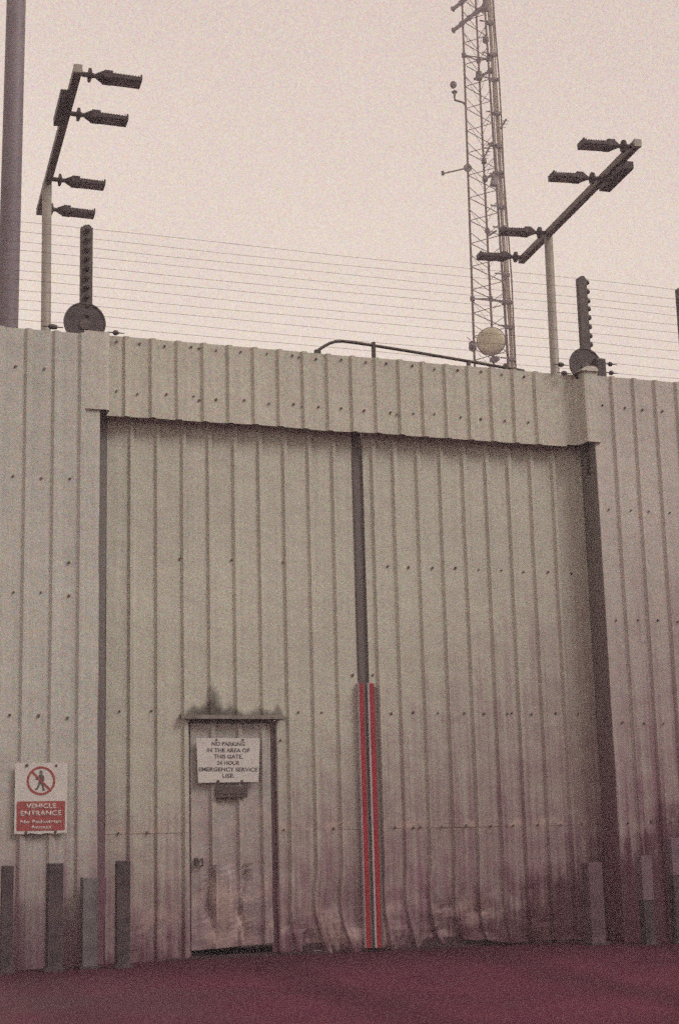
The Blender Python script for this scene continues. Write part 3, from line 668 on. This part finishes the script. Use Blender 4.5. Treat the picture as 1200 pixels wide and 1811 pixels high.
for py in (98, 527):
    zf = at(822, py, Ym).z; bm = bmesh.new()
    N_ = [LL(zf)-O, LR(zf)-O, LB(zf+.6)-O]
    for n_ in N_: tube(bm, [n_-Vector((0, 0, .10)), n_+Vector((0, 0, .08))], .105, 10)
    for a, b2 in ((0, 1), (1, 2), (2, 0)): tube(bm, [N_[a], N_[b2]], .03, 5)
    link('flange_joint', bm, M['antenna'], t)
# feeder run on the right side
def feeder(x0, x1, r, m_, nm, Y=Ym-.1):
    bm = bmesh.new(); P_ = []
    for k in range(9):
        y = -40+k*88; f = k/8
        P_.append(at(x0+(x1-x0)*(k*88-20)/680+1.2*math.sin(k*1.7+x0), y, Y)-O)
    last = P_[-1]; P_.append(Vector((last.x, last.y, 0)))
    tube(bm, P_, r, 6); link(nm, bm, m_, t)
feeder(866, 909, .016, M['cable'], 'feeder_cable'); feeder(871, 913, .034, M['mast'], 'feeder_cable')
feeder(863, 905, .075, M['feed'], 'feeder_cable', Ym+.1); feeder(868, 910, .03, M['feed'], 'feeder_cable', Ym+.1)
feeder(859.5, 901, .022, M['cable'], 'feeder_cable')
for x, y in ((866, 40), (871, 96), (874, 140), (878, 200), (881, 258), (884, 310), (886, 366), (890, 404), (894, 486), (898, 534), (900, 578), (904, 635)):
    bm = bmesh.new(); c = at(x, y, Ym-.15)-O
    box(bm, c.x-.15, c.x+.17, c.y-.06, c.y+.12, c.z-.09, c.z+.08, .03); box(bm, c.x-.52, c.x-.2, c.y-.02, c.y+.03, c.z+.0, c.z+.05)
    link('cable_clamp', bm, M['antenna'], t)
for x, y, s in ((858, 70, .18), (854, 15, .16), (867, 125, .14), (846, 135, .2), (870, 255, .12), (855, 285, .15), (857, 316, .16), (861, 408, .14), (866, 325, .0), (835, 612, .22)):
    if not s: continue
    bm = bmesh.new(); c = at(x, y, Ym-.05)-O; tube(bm, [c-Vector((0, 0, s)), c-Vector((0, 0, s*.5)), c+Vector((0, 0, s*.6)), c+Vector((0, 0, s))], [s*.4, s*.85, s*.75, s*.3], 8)
    link('mast_bracket', bm, M['antenna'], t)
# things hung on the mast
def hung(name, label, cat, px, py, Y=Ym-.3, group=None):
    c = at(px, py, Y); return thing(name, label, cat, c, 0, group), c
def seg(bm, c, Y, a, b, r, sg=8): tube(bm, [at(*a, Y)-c, at(*b, Y)-c], r, sg)
for i, (a, b, lb) in enumerate((((799, 17), (858, -28), 'thick dark angled antenna boom at the very top of the mast'), ((800, 55), (858, 8), 'thick dark angled antenna boom, second from the top of the mast'))):
    h_, c = hung('boom_antenna', lb, 'antenna', b[0], b[1], Ym-.7, 'angled boom antennas near the mast top')
    bm = bmesh.new(); seg(bm, c, Ym-.7, a, b, .085); link('boom', bm, M['antenna'], h_)
    bm = bmesh.new()
    for f in (.02, .25, .30, .5, .72, .78, .95):
        x, y = a[0]+(b[0]-a[0])*f, a[1]+(b[1]-a[1])*f
        p_ = at(x, y, Ym-.7)-c; tube(bm, [p_+Vector((-.07, -.05, .07)), p_+Vector((.07, .05, -.07))], .06, 6)
    link('clamp', bm, M['antenna'], h_)
    bm = bmesh.new(); seg(bm, c, Ym-.5, (b[0]-3, b[1]-14), (b[0]+2, b[1]+12), .10); link('bracket', bm, M['antenna'], h_)
h_, c = hung('side_arm_lamp', 'small round obstruction lamp on a bent arm left of the mast', 'lamp', 822, 183)
bm = bmesh.new(); Y = Ym-.3; tube(bm, [at(x, y, Y)-c for x, y in ((823, 188), (820, 182), (804, 177), (803, 172), (803, 160))], .05, 8); link('arm', bm, M['antenna'], h_)
bm = bmesh.new(); tube(bm, [at(803, y, Y)-c for y in (166, 163, 160)], [.05, .14, .05], 10); link('collar', bm, M['antenna'], h_)
bm = bmesh.new(); bmesh.ops.create_uvsphere(bm, u_segments=14, v_segments=9, radius=.15, matrix=Matrix.Translation(at(801, 150, Y)-c) @ Matrix.Diagonal((1, 1, 1.15, 1))); link('lamp_globe', bm, M['antenna'], h_, smooth=True)
h_, c = hung('side_rod', 'thin rod sticking out left from a ring joint on the mast', 'rod', 826, 297)
bm = bmesh.new(); seg(bm, c, Y, (826, 297), (783, 307), .036); link('rod', bm, M['antenna'], h_)
bm = bmesh.new(); seg(bm, c, Y, (782, 303), (782.5, 309.5), .07); link('end_knob', bm, M['antenna'], h_)
bm = bmesh.new(); q = at(826.5, 297, Y)-c; disc_y(bm, q.x, q.z, q.y-.05, q.y+.05, .18, 16, .09); link('ring_joint', bm, M['antenna'], h_)
def yagi(label, a, b, n, ln, Y):
    h_, c = hung('yagi_antenna', label, 'antenna', a[0], a[1], Y, 'small yagi antennas on the mast')
    bm = bmesh.new(); seg(bm, c, Y, a, b, .04); link('boom', bm, M['antenna'], h_)
    for k in range(n):
        f = (k+.5)/n; x, y = a[0]+(b[0]-a[0])*f, a[1]+(b[1]-a[1])*f
        bm = bmesh.new(); seg(bm, c, Y, (x-ln/2, y), (x+ln/2, y), .016, 5); link('element', bm, M['antenna'], h_)
yagi('little yagi antenna with cross rods, right side of the mast', (884, 228), (894, 211), 3, 14, Ym-.3)
yagi('little yagi antenna inside the lattice above the hanging drum', (853, 283), (868, 254), 5, 15, Ym-.5)
yagi('short dark yagi antenna low on the mast behind the right floodlights', (861, 418), (877, 408), 3, 8, Ym-.5)
h_, c = hung('sector_antenna', 'short dark antenna bar across the mast above the side arm lamp', 'antenna', 846, 136, Ym-.5)
bm = bmesh.new(); seg(bm, c, Ym-.5, (838, 140), (869, 124), .06); link('bar', bm, M['antenna'], h_)
bm = bmesh.new(); seg(bm, c, Ym-.5, (846, 128), (846, 141), .15); link('can', bm, M['antenna'], h_)
h_, c = hung('drum_antenna', 'small grey drum antenna under a bracket on the mast', 'antenna', 874, 320, Ym-.5)
bm = bmesh.new(); seg(bm, c, Ym-.5, (875, 313), (872.5, 328), .17, 14); link('drum', bm, mat('drum_grey', (.15, .125, .125), .6), h_)
bm = bmesh.new(); seg(bm, c, Ym-.5, (856, 316), (876, 307), .06); seg(bm, c, Ym-.5, (872, 306), (888, 306), .11); link('bracket', bm, M['antenna'], h_)
# white dish
h_, c = hung('microwave_dish', 'round cream microwave dish low on the lattice mast', 'dish', 867.5, 603, Ym-1.2)
rd = .58; bm = bmesh.new(); aim = (CAM - c).normalized(); ax = Vector((-.50, -.86, -.05)).normalized()
q_ = ax.to_track_quat('Z', 'Y').to_matrix().to_4x4()
prof = [(0, .10), (.2, .095), (.4, .07), (.55, .02), (rd, -.02), (rd, -.09), (.50, -.13), (.35, -.20), (.15, -.26), (0, -.28)]
RN = 40; rings = []
for r_, z in prof: rings.append([bm.verts.new(q_ @ Vector((r_*math.cos(2*math.pi*k/RN), r_*math.sin(2*math.pi*k/RN), z))) for k in range(RN)] if r_ else [bm.verts.new(q_ @ Vector((0, 0, z)))])
for A_, B_ in zip(rings, rings[1:]):
    for k in range(RN):
        a, b2 = A_[k % len(A_)], A_[(k+1) % len(A_)]; c2, d2 = B_[(k+1) % len(B_)], B_[k % len(B_)]
        f = []
        for v in (a, b2, c2, d2):
            if v not in f: f.append(v)
        bm.faces.new(f)
bmesh.ops.recalc_face_normals(bm, faces=bm.faces[:])
link('radome', bm, M['dish'], h_, smooth=True)
bm = bmesh.new(); tube(bm, [q_ @ Vector(((rd+.012)*math.cos(2*math.pi*k/36), (rd+.012)*math.sin(2*math.pi*k/36), -.055)) for k in range(37)], .028, 6, False); link('rim', bm, M['pipe'], h_)
bm = bmesh.new(); tube(bm, [q_ @ Vector((0, 0, -.27)), q_ @ Vector((0, 0, -.55)), Vector((.5, .9, -.5))], .06, 8)
box(bm, .12, .42, .1, .5, -.78, -.60, .02); link('mount', bm, M['antenna'], h_)
bm = bmesh.new(); seg(bm, c, Ym-.3, (825, 596), (836, 606), .014, 5); seg(bm, c, Ym-.3, (831, 610), (838, 614), .12, 8); link('side_stub', bm, M['antenna'], h_)

# ------------------------------------------------------------------ unseen brick block added behind the camera on the right to shade the gate's right foot
t = thing('shade_block', 'tall dark brick block added unseen behind the camera to shade the gate', 'shade block', (27, -25, -.6))
mb = bpy.data.materials.new('shade_block_brick'); mb.use_nodes = True; tt = mb.node_tree; br = nn(tt, 'ShaderNodeTexBrick'); br.inputs['Scale'].default_value = 4
br.inputs['Color1'].default_value = (.16, .06, .05, 1); br.inputs['Color2'].default_value = (.11, .045, .04, 1); br.inputs['Mortar'].default_value = (.18, .14, .12, 1)
gp = nn(tt, 'ShaderNodeNewGeometry'); mp = nn(tt, 'ShaderNodeMapping'); mp.inputs['Rotation'].default_value = (R(90), 0, 0); tt.links.new(gp.outputs['Position'], mp.inputs[0]); tt.links.new(mp.outputs[0], br.inputs['Vector'])
tt.links.new(br.outputs['Color'], tt.nodes['Principled BSDF'].inputs['Base Color'])
bm = bmesh.new(); box(bm, -9, 14, -8, 7, 0, 17.5); link('shade_block_wall', bm, mb, t)
bm = bmesh.new(); box(bm, -9.3, 14.3, -8.3, 7.3, 17.5, 17.9); bar(bm, (-9.3, -.5, 18.0), (14.3, -.5, 18.0), 10, .5); link('shade_block_roof', bm, M['edge'], t)
bm = bmesh.new(); box(bm, -2, 3, 7.01, 7.12, 0, 5); dr_ = link('door', bm, M['beam'], t)  # door of the added shade block, unseen
bm = bmesh.new(); box(bm, 2.6, 2.75, 7.12, 7.2, 1.0, 1.3); link('handle', bm, M['post'], dr_)  # handle on the added shade block's door, unseen
for fz in (2.0, 7.0, 12.0):
    for fx in (-7.2, -4.6, 5.0, 7.6, 10.2):
        bm = bmesh.new(); box(bm, fx, fx+1.5, 7.01, 7.08, fz, fz+2.4); link('window', bm, M['column'], t)

# ------------------------------------------------------------------ thin mauve haze, added to lift the darks like lens flare
bm = bmesh.new(); box(bm, -25, 56, -45, 60, -2, 46)
hz = link('added_haze', bm, bpy.data.materials.new('haze_veil')); hz['kind'] = 'stuff'; m = hz.data.materials[0]; m.use_nodes = True; t_ = m.node_tree; t_.nodes.clear()
ho = nn(t_, 'ShaderNodeOutputMaterial'); hv = nn(t_, 'ShaderNodeVolumePrincipled'); hv.inputs['Color'].default_value = (.93, .80, .86, 1); hv.inputs['Density'].default_value = .0048
t_.links.new(hv.outputs[0], ho.inputs['Volume'])
